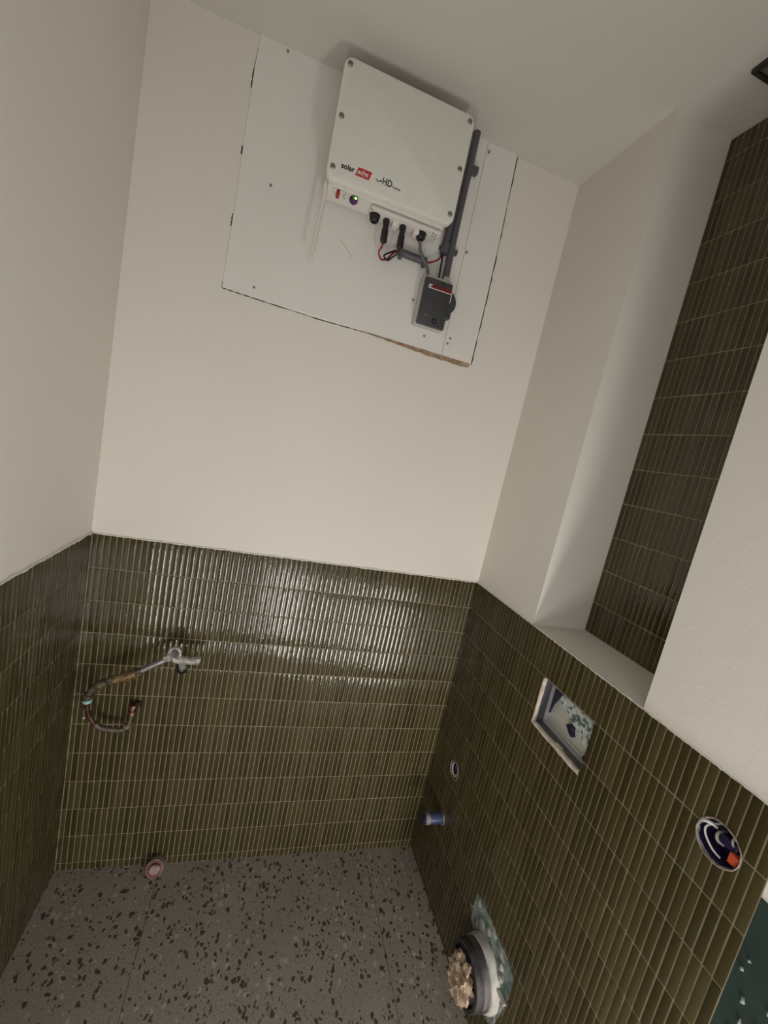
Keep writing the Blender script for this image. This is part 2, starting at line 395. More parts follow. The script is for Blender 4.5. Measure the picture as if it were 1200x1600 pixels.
def tile_wall(parent, to3, sgn, u0, ncol, pitch, rows, cuts, occl=None):
    """lay tiles along u = u0 + sgn * i * pitch; rows: (z low, z high); cuts: functions u -> (a, b) or None"""
    items = []
    sheetj = {}
    for ri, (z0, z1) in enumerate(rows):
        rj = random.uniform(-0.0004, 0.0004)
        for c in range(ncol):
            sk = (ri // 3, c // 18)
            if sk not in sheetj: sheetj[sk] = (random.uniform(-0.0004, 0.0004), random.uniform(-0.0005, 0.0005))
            ua = u0 + sgn * (c * pitch + (pitch - FULLW) / 2) + rj * (0 if c in (0, ncol - 1) else 1) + sheetj[sk][0] * (0 if c in (0, ncol - 1) else 1) + random.uniform(-0.00015, 0.00015)
            dz = sheetj[sk][1] * 0.6 + random.uniform(-0.0002, 0.0002)
            a, b = z0 + 0.0013 + dz, z1 - 0.0013 + dz
            us = [ua + sgn * s * FULLW for s in US]
            pieces = [([a] * 7, [b] * 7)]; cutp = False
            for cf in cuts:
                iv = [cf(u) for u in us]
                if not any(x and x[0] < b and x[1] > a for x in iv): continue
                cutp = True; mid = [x for x in iv if x]; np_ = []
                # where the cut misses this sample, close the cut to a point
                ivs = []
                for x in iv:
                    if x: ivs.append(x)
                    else: m_ = (mid[0][0] + mid[0][1]) / 2; ivs.append((m_, m_))
                for lo, hi in pieces:
                    lo1, hi1 = lo, [min(h, v[0]) for h, v in zip(hi, ivs)]
                    lo2, hi2 = [max(l, v[1]) for l, v in zip(lo, ivs)], hi
                    for l2, h2 in ((lo1, hi1), (lo2, hi2)):
                        h2 = [max(h, l + 0.0002) for l, h in zip(l2, h2)]
                        if max(h - l for l, h in zip(l2, h2)) > 0.004 and sum(h - l > 0.001 for l, h in zip(l2, h2)) > 2: np_.append((l2, h2))
                pieces = np_
            for lo, hi in pieces:
                um = us[3]; zm = (lo[3] + hi[3]) / 2
                q = [px(to3(u, z, 0)) for u, z in ((us[0], lo[0]), (us[-1], lo[-1]), (us[-1], hi[-1]), (us[0], hi[0]))]
                cx = sum(p[0] for p in q) / 4; cy = sum(p[1] for p in q) / 4
                ar = abs(sum(q[i][0] * q[(i + 1) % 4][1] - q[(i + 1) % 4][0] * q[i][1] for i in range(4))) / 2
                vis = -4 < cx < 1204 and -10 < cy < 1610 and not (occl and occl(um, zm))
                items.append([ar if vis else 0.0, ua, lo, hi, cutp])
    items.sort(key=lambda t_: -t_[0])
    shared = {}
    bigV = []; bigF = []
    for n, (ar, ua, lo, hi, cutp) in enumerate(items):
        L = hi[3] - lo[3]
        # a slight random tilt, as hand-laid tiles have
        tu, tz = random.gauss(0, 0.010), random.gauss(0, 0.0055)
        if n < 300 and ar > 0:
            key = None if cutp else round(L, 3)
            if key is not None and key in shared: me = shared[key]
            else:
                V, F = tile_geo(FULLW, [l - lo[3] - L / 2 for l in lo], [h - lo[3] - L / 2 for h in hi])
                V3 = [to3(sgn * (u - FULLW / 2), z, -h) - to3(0, 0, 0) for u, z, h in V]
                me = bpy.data.meshes.new('tile'); me.from_pydata(V3, [], F); me.materials.append(M_TILE)
                for f in me.polygons: f.use_smooth = True
                me.set_sharp_from_angle(angle=math.radians(30))
                if key is not None: shared[key] = me
            o = bpy.data.objects.new('tile', me); COL.objects.link(o)
            o.location = to3(ua + sgn * FULLW / 2, lo[3] + L / 2, -GT)
            n3 = to3(0, 0, -1) - to3(0, 0, 0); uv = to3(1, 0, 0) - to3(0, 0, 0)
            o.rotation_euler = (Matrix.Rotation(tu, 3, Vector((0, 0, 1))) @ Matrix.Rotation(tz, 3, uv)).to_euler()
            o.parent = parent
        else:
            V, F = tile_geo(FULLW, lo, hi); k = len(bigV)
            for u, z, h in V:
                hh = h + (tu * (u - FULLW / 2) + tz * (z - (lo[3] + L / 2))) * (1 if h > 0 else 0)
                bigV.append(to3(ua + sgn * u, z, -GT - hh))
            bigF += [tuple(a + k for a in f) for f in F]
    if bigV:
        me = bpy.data.meshes.new('tile'); me.from_pydata(bigV, [], bigF)
        for f in me.polygons: f.use_smooth = True
        me.set_sharp_from_angle(angle=math.radians(30))
        o = link('tile', me, M_TILE, parent); o['kind'] = 'stuff'; o.name = 'tile_field'
        o.name = 'tile'
rowsW = [(H - 0.1 * (k + 1), H - 0.1 * k) for k in range(11)] + [(0.0, H - 1.1)]
tile_wall(wall_back, toB, 1, 0.0, 75, W / 75, rowsW, [])
tile_wall(wall_left, toL, -1, 0.0, 97, 0.01645, rowsW, [])
cut_rect = lambda u: (FO[2], FO[3] + 0.0015) if FO[1] < u < FO[0] else None
tile_wall(wall_right, toR, -1, 0.0, 59, 0.9625 / 59, rowsW, [cut_rect, cut_sock(BB1), cut_sock(BB2), patch])
rz = [(H, 1.2185)] + [(1.2185 + .1 * k, 1.3185 + .1 * k) for k in range(12)] + [(2.4185, CZ)]
tile_wall(rc, toN, -1, NY0, 23, 0.375 / 23, rz, [])

# floor slabs
xs = [0.0, 0.3115, 1.0345, W]; ys = [0.0, -0.72, YF]
floor = bpy.data.objects['floor']
for i in range(3):
    for j in range(2):
        box('floor_slab', xs[i] + (0.0008 if i else 0), xs[i + 1] - (0.0008 if i < 2 else 0), ys[j + 1] + 0.0008, ys[j] - (0.0008 if j else 0), -0.008, random.uniform(-0.0003, 0.0), M_TERR, floor)
box('threshold', 0.16, 1.20, YF - T, YF, -0.008, 0.004, M_TERR, floor)

# ------------------------------------------------------------ board let into the back wall
board = empty('backing_board', (0.62, 0, 1.855), 'large white painted board let into back wall under ceiling, behind the inverter', 'board')
bo = [(0.2425, 1.8625, .003), (0.324, 1.860, .003), (0.513, 1.8555, .004), (0.669, 1.857, .008), (0.84, 1.855, .011), (1.004, 1.853, .012),
      (1.006, 2.05, .011), (1.005, 2.25, .009), (1.000, 2.4712, .006), (0.75, 2.4712, .005), (0.40, 2.4712, .004), (0.2480, 2.4712, .0035),
      (0.2445, 2.40, .004), (0.2440, 2.25, .0035), (0.2450, 2.10, .003), (0.2435, 1.98, .004)]
XS = 0.9005
def brd(name, pts):
    bm = bmesh.new(); a = [bm.verts.new((x, -d, z)) for x, z, d in pts]; b = [bm.verts.new((x, 0.0, z)) for x, z, d in pts]
    f = bm.faces.new(a); bmesh.ops.triangulate(bm, faces=[f])
    for i in range(len(a)): j = (i + 1) % len(a); bm.faces.new((a[i], a[j], b[j], b[i]))
    return adopt(bm_obj(name, bm, M_BOARD), board)
left = [p for p in bo if p[0] < XS]
i0 = [p for p in bo[:6] if p[0] < XS]; i1 = [p for p in bo[6:] if p[0] < XS]
brd('board_panel', i0 + [(XS - 0.0006, 1.8542, .0113), (XS - 0.0006, 2.4712, .0056)] + i1)
brd('board_panel', [(XS + 0.0006, 1.8542, .0113)] + [p for p in bo if p[0] > XS] + [(XS + 0.0006, 2.4712, .0056)])
def bx_(name, *a, **k): return adopt(box(name, *a, **k), board)
# raw edge strip at the lower right, gap all round
bm = bmesh.new(); n = 26; top = []; bot = []; tf = []
for i in range(n + 1):
    s = i / n; x = 0.635 + s * 0.367; zt = 1.858 - 0.005 * s; th = (0.002 + 0.011 * min(1, s * 1.6)) * random.uniform(0.8, 1.1)
    top.append(bm.verts.new((x, -0.007 - .004 * s, zt))); bot.append(bm.verts.new((x, -0.0012, zt - th)))
for i in range(n): bm.faces.new((top[i], top[i + 1], bot[i + 1], bot[i]))
bk = [bm.verts.new((v.co.x, 0.0, v.co.z)) for v in bot]
for i in range(n): bm.faces.new((bot[i], bot[i + 1], bk[i + 1], bk[i]))
adopt(bm_obj('raw_edge', bm, M_RAW), board)
def gap(pts, w):
    bm = bmesh.new(); P = [Vector(p) for p in pts]; Q = []
    for a, b in zip(P, P[1:]):
        for k in range(14): Q.append(a.lerp(b, k / 14))
    Q.append(P[-1]); tube_bm(bm, Q, [max(0.0002, w * random.choice((0.3, 0.6, 1.0, 1.3))) for _ in Q], 5)
    for v in bm.verts: v.co.y = max(-0.0034, min(0.0, v.co.y))
    return adopt(bm_obj('gap', bm, M_DARK), board)
gap([(0.2425, -0.0005, 1.861), (0.324, -0.0005, 1.8585), (0.513, -0.0005, 1.854), (0.65, -0.0005, 1.856)], 0.0013)
gap([(1.0105, -0.0005, 1.853), (1.0120, -0.0005, 2.05), (1.0100, -0.0005, 2.25), (1.0035, -0.0005, 2.468)], 0.0024)
gap([(0.2465, -0.0005, 2.44), (0.2430, -0.0005, 2.39), (0.2420, -0.0005, 2.35)], 0.0016)
gap([(0.2425, -0.0005, 2.215), (0.2425, -0.0005, 2.195)], 0.0022)
gap([(0.2425, -0.0005, 2.05), (0.2420, -0.0005, 2.02)], 0.0018)
gap([(0.2425, -0.0005, 1.885), (0.2415, -0.0005, 1.862)], 0.0012)
for x, z in ((0.316, 2.462), (0.325, 2.147), (0.323, 1.885), (0.907, 2.443), (0.901 + .006, 2.162), (0.916, 1.909), (0.911, 1.892), (0.773, 1.983), (0.831, 1.893), (0.862, 2.465)):
    adopt(lathe('screw', (x, -0.0115 if x > 0.7 else -0.0045, z), (0, -1, 0), [(-0.002, 0.0), (-0.002, 0.0034), (0.0006, 0.0036), (0.0012, 0.0016), (0.0003, 0.0008), (0.0003, 0)], M_STEEL, None, 10), board)
pm = adopt(tube('scratch', [(0.529, -0.0062, 2.077), (0.548, -0.0064, 2.062), (0.571, -0.0066, 2.043)], 0.0006, M_PENCIL, None, 4, 5), board)

# ------------------------------------------------------------ inverter
IX0, IX1, IZ0, IZ1, IYF = 0.4575, 0.8085, 2.1535, 2.4215, -0.128
inv = empty('solar_inverter', (0.633, 0, 2.15), 'white box inverter with rounded cover, hung under ceiling on the board', 'inverter')
A = lambda o: adopt(o, inv)
def rrect(x0, x1, z0, z1, r, n=7):
    P = []
    for cx, cz, a0 in ((x1 - r, z1 - r, 0), (x0 + r, z1 - r, 90), (x0 + r, z0 + r, 180), (x1 - r, z0 + r, 270)):
        for k in range(n): a = math.radians(a0 + 90 * k / (n - 1)); P.append((cx + r * math.cos(a), cz + r * math.sin(a)))
    return P
def loft(name, rings, mat):
    bm = bmesh.new(); Rg = [[bm.verts.new((x, y, z)) for x, z in ps] for ps, y in rings]
    for a, b in zip(Rg, Rg[1:]):
        for i in range(len(a)): j = (i + 1) % len(a); bm.faces.new((a[i], a[j], b[j], b[i]))
    bm.faces.new(Rg[0]); bm.faces.new(Rg[-1])
    return bm_obj(name, bm, mat, None, 32)
rr = lambda i: rrect(IX0 + i, IX1 - i, IZ0 + i, IZ1 - i, 0.020 - i * 0.5)
A(loft('cover', [(rr(0.002), -0.100), (rr(0.0), -0.106), (rr(0.0), -0.1235), (rr(0.0012), -0.1268), (rr(0.004), IYF)], M_INV))
A(loft('rear_body', [(rrect(IX0 + .018, IX1 - .014, 2.176, IZ1 - .012, .012), -0.012), (rrect(IX0 + .012, IX1 - .012, 2.172, IZ1 - .010, .014), -0.101)], M_INV2))
# ribs of the heat sink
for k in range(7):
    A(box('cooling_fin', IX1 - .014, IX1 - .008, -0.098 + k * .012, -0.094 + k * .012, 2.19, IZ1 - .02, M_INV2))
# connection tray: sloped underside from cover lip back to the wall side
bm = bmesh.new()
sec = [(-0.099, 2.176), (-0.099, 2.156), (-0.060, 2.148), (-0.030, 2.150), (-0.026, 2.176)]
va = [bm.verts.new((IX0 + .012, y, z)) for y, z in sec]; vb = [bm.verts.new((IX1 - .014, y, z)) for y, z in sec]
bm.faces.new(va); bm.faces.new(vb)
for i in range(5): j = (i + 1) % 5; bm.faces.new((va[i], va[j], vb[j], vb[i]))
bmesh.ops.bevel(bm, geom=bm.edges[:], offset=0.0016, segments=2, affect='EDGES')
A(bm_obj('connection_tray', bm, M_INV2, None, 35))
A(box('inner_lip', IX0 + .022, IX1 - .022, -0.104, -0.099, 2.1495, 2.157, M_INV2, None, 0.001))
A(box('gland_plate', 0.588, 0.792, -0.092, -0.036, 2.140, 2.151, M_INV2, None, 0.003))
for i, (x, y) in enumerate(((0.592, -0.088), (0.592, -0.062), (0.771, -0.086), (0.781, -0.080), (0.774, -0.07), (0.784, -0.062))):
    A(lathe('plate_screw', (x, y, 2.1402), (0, 0, -1), [(0, 0), (0, .0022), (.0012, .0020), (.0014, 0)], M_BLACK, None, 8))
for x, z in ((.4710, 2.405), (.4715, 2.292), (.4715, 2.179), (.7945, 2.405), (.7945, 2.290), (.7940, 2.178)):
    s = A(lathe('screw', (x, IYF, z), (0, -1, 0), [(-.001, 0), (-.001, .0066), (.0016, .0064), (.0028, .0050), (.0028, .0030), (.0006, .0028), (.0006, 0)], M_STEEL, None, 18))
# switch and display
A(box('switch_plate', 0.484, 0.516, -0.096, -0.072, 2.1475, 2.1525, M_INV2, None, 0.001))
sw = A(box('power_switch', 0.4925, 0.5015, -0.097, -0.076, 2.138, 2.152, M_RED, None, 0.0018)); sw['label'] = 'red rocker switch'
A(box('toggle_stub', 0.513, 0.517, -0.094, -0.082, 2.139, 2.151, M_REND, None, 0.0008))
A(box('indicator_window', 0.535, 0.549, -0.101, -0.080, 2.1465, 2.158, M_GLENS, None, 0.0015))['label'] = 'green indicator window'
A(lathe('button', (0.540, -0.078, 2.152), (0, -0.3, -1), [(0, 0), (0, .0115), (.007, .0112), (.010, .0085), (.010, 0)], M_PURPLE, None, 18))['label'] = 'purple button'
A(lathe('indicator_light', (0.5435, -0.0955, 2.1480), (0, -0.5, -1), [(0, 0), (0, .0036), (.003, .0030), (.0042, 0)], M_LED, None, 12))
# glands
def gland(x, y, r=0.0135, sx=0):
    A(lathe('cable_gland', (x, y, 2.142), (0, -0.12, -1), [(0, 0), (0, r * 1.12), (.006, r * 1.12), (.006, r), (.016, r * .98), (.021, r * .72), (.022, r * .40), (.018, r * .36), (.018, 0)], M_BLACK, None, 20))
gland(0.6045, -0.066); gland(0.7425, -0.064)
for x in (0.6385, 0.687):
    A(lathe('solar_connector', (x, -0.066, 2.143), (0.06, 0.10, -1), [(0, 0), (0, .0092), (.014, .0096), (.015, .0080), (.026, .0082), (.028, .0098), (.056, .0100), (.059, .0085), (.061, 0.0065), (.062, 0)], M_BLACK, None, 8, 30))
for x in (0.655, 0.7185): A(box('mounting_block', x, x + 0.018, -0.075, -0.045, 2.128, 2.143, M_INV2, None, 0.002))
# lettering on the cover
def text_obj(name, body, size, x, z, y, mat, parentfn, shear=0.0, bold=0.0, sx=1.0, label=None):
    c = bpy.data.curves.new(name, 'FONT'); c.body = body; c.size = size; c.shear = shear; c.offset = bold; c.extrude = 0.0002; c.resolution_u = 3
    tmp = bpy.data.objects.new('tmp', c); COL.objects.link(tmp); bpy.context.view_layer.update()
    me = bpy.data.meshes.new_from_object(tmp.evaluated_get(bpy.context.evaluated_depsgraph_get()))
    bpy.data.objects.remove(tmp); bpy.data.curves.remove(c)
    me.transform(Matrix.Translation((x, y, z)) @ Matrix.Rotation(math.pi / 2, 4, 'X') @ Matrix.Diagonal((sx, 1, 1, 1))); me.materials.clear()
    return parentfn(link(name, me, mat))
text_obj('lettering', 'solar', 0.0172, 0.4915, 2.1835, IYF - 0.0004, M_PRINTBLK, A, 0, 0.0005, 0.98)
poly_prism_ = [(0.5285, 2.1795), (0.5645, 2.1795), (0.5700, 2.1995), (0.5340, 2.1995)]
bm = bmesh.new(); f0 = [bm.verts.new((x, IYF - 0.0004, z)) for x, z in poly_prism_]; f1 = [bm.verts.new((x, IYF, z)) for x, z in poly_prism_]
bm.faces.new(f0)
for i in range(4): bm.faces.new((f0[i], f0[(i + 1) % 4], f1[(i + 1) % 4], f1[i]))
A(bm_obj('logo_patch', bm, M_PRINTRED))['label'] = 'red slanted logo patch'
text_obj('lettering', 'edge', 0.0165, 0.5325, 2.1845, IYF - 0.0008, M_PRINTWHT, A, 0.25, 0.0003, 0.90)
A(tube('wave_mark', [(0.5815, IYF - .0003, 2.1895), (0.5845, IYF - .0003, 2.1875), (0.5880, IYF - .0003, 2.1855), (0.5915, IYF - .0003, 2.1870), (0.5950, IYF - .0003, 2.1895), (0.5975, IYF - .0003, 2.1880)], [0.0004] + [0.0011] * 24 + [0.0014] * 16, M_PRINTTEAL, None, 8, 6))
text_obj('lettering', 'HD', 0.0215, 0.5985, 2.1840, IYF - 0.0004, M_PRINTTEAL, A, 0, 0.0005, 0.86)
text_obj('lettering', 'wave', 0.0095, 0.6265, 2.1835, IYF - 0.0004, M_PRINTGREY, A, 0, 0.0003, 1.15)
# antenna
A(tube('antenna', [(0.4655, -0.060, 2.158), (0.4645, -0.062, 2.145), (0.4600, -0.062, 2.06), (0.4570, -0.060, 1.978)], [0.0062] * 6 + [0.0060] * 4 + [0.0042] * 14 + [0.0040], M_INV2, None, 8, 12))
A(lathe('antenna_joint', (0.4650, -0.061, 2.172), (-0.02, 0, -1), [(0, 0), (0, .0068), (.018, .0072), (.024, .0058), (.034, .0072), (.037, .004), (.037, 0)], M_INV2, None, 14))
A(box('bracket', 0.459, 0.476, -0.072, -0.05, 2.160, 2.180, M_INV2, None, 0.002))

# ------------------------------------------------------------ conduits, cables, isolator
cd = empty('conduit', (0.860, -0.02, 2.47), 'long dark grey conduit running from ceiling down to the isolator', 'conduit')
C_ = lambda o: adopt(o, cd)
C_(tube('pipe', [(0.8560, -0.019, 2.4712), (0.8555, -0.019, 2.38), (0.8540, -0.020, 2.20), (0.8540, -0.026, 2.060)], 0.0105, M_CONDUIT, None, 4, 14))
C_(box('clip', 0.842, 0.876, -0.022, -0.008, 2.140, 2.154, M_CONDUIT, None, 0.002))
C_(box('clip', 0.849, 0.883, -0.026, -0.008, 2.365, 2.385, M_CONDUIT, None, 0.002))
C_(lathe('end_fitting', (0.856, -0.026, 2.066), (0, 0, -1), [(0, 0), (0, .012), (.010, .012), (.010, 0)], M_LGREY, None, 14))
cs = empty('conduit', (0.832, -0.022, 2.25), 'short dark grey conduit dropping from behind the inverter, open lower end', 'conduit')
D_ = lambda o: adopt(o, cs)
D_(lathe('pipe', (0.8360, -0.022, 2.300), (-0.025, 0, -1), [(0, 0), (0, .0105), (.172, .0105), (.172, .0085), (.168, .0085), (.168, 0)], M_CONDUIT, None, 16))
D_(lathe('coupler', (0.8335, -0.022, 2.160), (-0.03, 0, -1), [(0, 0), (0, .0128), (.030, .0128), (.030, 0)], M_CONDUIT, None, 16))
D_(box('clip', 0.818, 0.848, -0.016, -0.006, 2.142, 2.154, M_CONDUIT, None, 0.002))
ch = empty('conduit', (0.740, -0.02, 2.09), 'short horizontal grey conduit clipped to board beneath the inverter', 'conduit')
E_ = lambda o: adopt(o, ch)
E_(lathe('pipe', (0.696, -0.022, 2.0930), (1, 0, -0.02), [(.003, 0), (.003, .0085), (0, .0085), (0, .0103), (.089, .0103), (.089, .0085), (.086, .0085), (.086, 0)], M_CONDUIT, None, 16))
for x in (0.700, 0.774):
    E_(box('clip', x, x + 0.011, -0.034, -0.010, 2.0770, 2.0995, M_CONDUIT, None, 0.002))
tag(tube('cable', [(0.6422, -0.0599, 2.0813), (0.6405, -0.056, 2.073), (0.6375, -0.047, 2.062), (0.648, -0.040, 2.050), (0.666, -0.034, 2.058), (0.684, -0.026, 2.084), (0.702, -0.0255, 2.0915), (0.74, -0.0255, 2.0905), (0.782, -0.0255, 2.090),
              (0.797, -0.026, 2.093), (0.811, -0.028, 2.101), (0.822, -0.026, 2.112), (0.8285, -0.018, 2.125)], 0.0026, M_CRED), 'thin red cable looping from left connector under inverter into the horizontal conduit', 'cable')
tag(tube('cable', [(0.6907, -0.0599, 2.0813), (0.6885, -0.055, 2.072), (0.678, -0.044, 2.062), (0.668, -0.040, 2.053), (0.660, -0.042, 2.054), (0.655, -0.040, 2.062), (0.668, -0.030, 2.076), (0.686, -0.0215, 2.091), (0.700, -0.0185, 2.0950), (0.74, -0.0185, 2.094), (0.775, -0.0185, 2.093)], 0.0026, M_BLACK), 'thin black cable curling below the right connector under inverter', 'cable')
tag(tube('cable', [(0.8285, -0.0255, 2.128), (0.8300, -0.0285, 2.110), (0.8300, -0.031, 2.095), (0.8300, -0.033, 2.075), (0.8310, -0.034, 2.050)], 0.0030, M_BLACK), 'short black cable dropping from open conduit end to isolator', 'cable')
tag(tube('cable', [(0.7425, -0.0668, 2.1193), (0.7455, -0.064, 2.112), (0.752, -0.058, 2.098), (0.768, -0.050, 2.084), (0.783, -0.046, 2.070), (0.795, -0.046, 2.046)], 0.0046, M_CGREY), 'thick grey cable bending from right gland down to isolator', 'cable')
iso = empty('isolator_switch', (0.83, 0, 1.915), 'small dark grey isolator box on pale base, red striped label, knob on right', 'switch')
I_ = lambda o: adopt(o, iso)
I_(box('base', 0.782, 0.876, -0.050, -0.010, 1.912, 2.046, M_LGREY, None, 0.004))
I_(box('front_cover', 0.7835, 0.8695, -0.066, -0.0505, 1.9085, 2.0385, M_DGREY, None, 0.003))
I_(box('top_shroud', 0.790, 0.868, -0.052, -0.018, 2.043, 2.050, M_LGREY, None, 0.002))
# rotary knob at the right side
bm = bmesh.new(); P = []
for k in range(13):
    a = math.radians(-88 + 150 * k / 12); P.append((0.868 + 0.026 * math.cos(a) * (1 if k < 9 else 0.95), 1.990 + 0.032 * math.sin(a)))
P += [(0.872, 2.024), (0.868, 2.0)]
a_ = [bm.verts.new((x, -0.056, z)) for x, z in P]; b_ = [bm.verts.new((x, -0.030, z)) for x, z in P]
bm.faces.new(a_); bm.faces.new(b_)
for i in range(len(P)): j = (i + 1) % len(P); bm.faces.new((a_[i], a_[j], b_[j], b_[i]))
I_(bm_obj('rotary_knob', bm, M_DGREY, None, 35))
I_(box('knob_hub', 0.868, 0.886, -0.052, -0.028, 1.948, 1.966, M_DGREY, None, 0.003))
I_(box('side_label', 0.8694, 0.8712, -0.0660, -0.058, 1.988, 2.018, M_PRINTWHT))
def strip(name, pts, mat, y=-0.0664):
    bm = bmesh.new(); f0 = [bm.verts.new((x, y, z)) for x, z in pts]; f1 = [bm.verts.new((x, -0.066, z)) for x, z in pts]; bm.faces.new(f0)
    for i in range(len(pts)): bm.faces.new((f0[i], f0[(i + 1) % len(pts)], f1[(i + 1) % len(pts)], f1[i]))
    return I_(bm_obj(name, bm, mat))
strip('label_stripe', [(0.800, 2.0115), (0.868, 2.0115), (0.868, 2.0225), (0.806, 2.0225)], M_DRED)['label'] = 'dark red stripe'
strip('label_line', [(0.795, 2.0095), (0.868, 2.0095), (0.868, 2.0115), (0.795, 2.0115)], M_PRINTWHT)
strip('label_corner', [(0.795, 2.0126), (0.802, 2.0126), (0.808, 2.0205), (0.797, 2.0205)], M_LGREY, -0.0668)
strip('arrow', [(0.834, 2.0335), (0.839, 2.0245), (0.844, 2.0335)], M_BLACK, -0.0668)
for z, x1 in ((1.996, .812), (1.972, .815), (1.955, .822), (1.935, .816)):
    strip('printed_line', [(0.800, z), (x1, z), (x1, z + .0012), (0.800, z + .0012)], M_PRINTGREY if z == 1.935 else M_CONDUIT)
I_(lathe('cover_screw', (0.8345, -0.066, 1.925), (0, -1, 0), [(0, 0), (0, .0075), (.0010, .0075), (.0010, .0048), (-.0005, .0044), (.0012, .002), (.0012, 0)], M_BLACK, None, 16))
I_(lathe('screw_slot', (0.8345, -0.0668, 1.925), (0, -1, 0), [(0, 0), (0, .0026), (.0008, .0022), (.0008, 0)], M_STEEL, None, 10))

# ------------------------------------------------------------ tap pipework on the back wall
tap = empty('water_tap_fitting', (0.288, 0, 0.74), 'spattered metal tap fitting with brass and copper pipework on back wall tiles', 'tap')
P_ = lambda o: adopt(o, tap)
P_(lathe('wall_ring', (0.2885, -0.003, 0.733), (0, -1, 0), [(0, .0165), (0, .0180), (.010, .0172), (.012, .013), (.008, .010), (.006, 0)], M_BLACK, None, 20, 40, 0.12))['label'] = 'black rubber ring at the wall'
P_(tube('inlet_neck', [(0.2885, -0.006, 0.738), (0.289, -0.030, 0.756), (0.290, -0.052, 0.778)], [0.0105] * 9, M_NICKEL, None, 4, 12))
P_(tube('spout', [(0.268, -0.064, 0.798), (0.290, -0.066, 0.795), (0.315, -0.068, 0.796), (0.338, -0.070, 0.798)], [0.0125] * 5 + [0.0115] * 6 + [0.0118] * 2, M_NICKEL, None, 4, 14))
P_(lathe('spout_nut', (0.332, -0.070, 0.798), (1, 0, 0.05), [(0, 0), (0, .0138), (.009, .0138), (.009, .0100), (.004, .0095), (.004, 0)], M_CHROME, None, 8, 30))
P_(lathe('valve_disc', (0.2690, -0.062, 0.816), (-0.05, -1, 0.15), [(-.014, 0), (-.014, .014), (0, .0155), (.003, .0190), (.009, .0185), (.011, .0150), (.009, .0120), (.010, 0)], M_NICKEL, None, 18, 40, 0.10))['label'] = 'plaster-spattered valve disc'
P_(lathe('pipe_nut', (0.2620, -0.068, 0.806), (-0.93, 0, -0.36), [(0, 0), (0, .0125), (.020, .0120), (.022, .0095), (.022, 0)], M_NICKEL, None, 8, 30))
P_(tube('pipe', [(0.245, -0.069, 0.795), (0.215, -0.070, 0.776), (0.180, -0.070, 0.752)], 0.0085, M_CHROME, None, 4, 12))
P_(lathe('nut', (0.189, -0.070, 0.757), (-0.88, 0, -0.47), [(0, 0), (0, .0118), (.014, .0125), (.015, .010), (.015, 0)], M_BRONZE, None, 8, 30))
P_(tube('brass_connector', [(0.176, -0.070, 0.749), (0.150, -0.070, 0.737), (0.118, -0.070, 0.724)], [.0105, .0120, .0105, .0120, .0105, .0120, .0105, .0120, .0105], M_BRASS, None, 4, 14))
bm = bmesh.new()
for k in range(34):
    a = random.uniform(0, 6.28); s = random.random(); c = Vector((0.174 - 0.03 * s, -0.070, 0.747 - 0.014 * s))
    d = Vector((random.uniform(-.4, .4), math.cos(a), math.sin(a) - (0.5 if s < .6 else 0))).normalized()
    tube_bm(bm, [c + d * 0.007, c + d * random.uniform(.012, .018) + Vector((random.uniform(-.004, .004), 0, random.uniform(-.003, .002))), c + d * random.uniform(.014, .024) + Vector((random.uniform(-.008, .008), 0, random.uniform(-.006, .002)))], [0.0016, .0012, .0006], 4)
P_(bm_obj('hemp_strands', bm, M_HEMP))
P_(lathe('nut', (0.120, -0.070, 0.725), (-0.93, 0, -0.35), [(0, 0), (0, .0135), (.014, .0135), (.015, .011), (.015, 0)], M_BRONZE, None, 8, 30))
P_(tube('elbow', [(0.108, -0.070, 0.720), (0.088, -0.070, 0.709), (0.068, -0.069, 0.690), (0.060, -0.067, 0.668), (0.0575, -0.065, 0.655)], [0.0100] * 3 + [0.0125] * 3 + [0.0098] * 6 + [0.0122] * 5, M_BRONZE, None, 4, 14))
P_(lathe('nut', (0.092, -0.070, 0.7115), (-0.80, 0, -0.6), [(0, 0), (0, .0130), (.008, .0130), (.008, 0)], M_BRASS, None, 8, 30))
P_(lathe('nut', (0.0625, -0.068, 0.676), (-0.25, 0.1, -1), [(0, 0), (0, .0128), (.010, .0128), (.010, 0)], M_BRONZE, None, 8, 30))
P_(lathe('disc_centre', (0.2695, -0.0735, 0.8175), (-0.05, -1, 0.15), [(-.001, .0), (-.001, .0105), (.0012, .0100), (.0004, .004), (.0012, 0)], M_GRIME, None, 14, 40, 0.2))
P_(lathe('plastic_ring', (0.0580, -0.065, 0.657), (0.06, 0, -1), [(0, 0), (0, .0125), (.004, .0130), (.010, .0110), (.010, 0)], M_CYAN, None, 16))['label'] = 'pale cyan plastic ring'
P_(tube('copper_pipe', [(0.0585, -0.064, 0.648), (0.0600, -0.062, 0.620), (0.0680, -0.058, 0.592), (0.0800, -0.052, 0.568)], 0.0066, M_COPPER, None, 5, 12))
P_(lathe('bleed_screw', (0.0530, -0.058, 0.592), (-0.3, -1, 0), [(0, 0), (0, .0035), (.003, .003), (.004, 0)], M_LGREY, None, 8))
P_(tube('hose', [(0.0800, -0.052, 0.568), (0.098, -0.048, 0.552), (0.128, -0.045, 0.543), (0.152, -0.040, 0.541), (0.163, -0.036, 0.550), (0.167, -0.030, 0.572), (0.168, -0.024, 0.594)], 0.0075, M_BRONZE, None, 5, 12))
P_(lathe('nut', (0.1605, -0.036, 0.545), (0.25, 0.1, 1), [(0, 0), (0, .0105), (.012, .0105), (.012, 0)], M_BRASS, None, 8, 30))
P_(lathe('compression_nut', (0.167, -0.026, 0.582), (0.02, 0.15, 1), [(0, 0), (0, .0115), (.011, .0115), (.013, .009), (.020, .009), (.022, .012), (.030, .012), (.031, .006), (.031, 0)], M_COPPER, None, 8, 30))
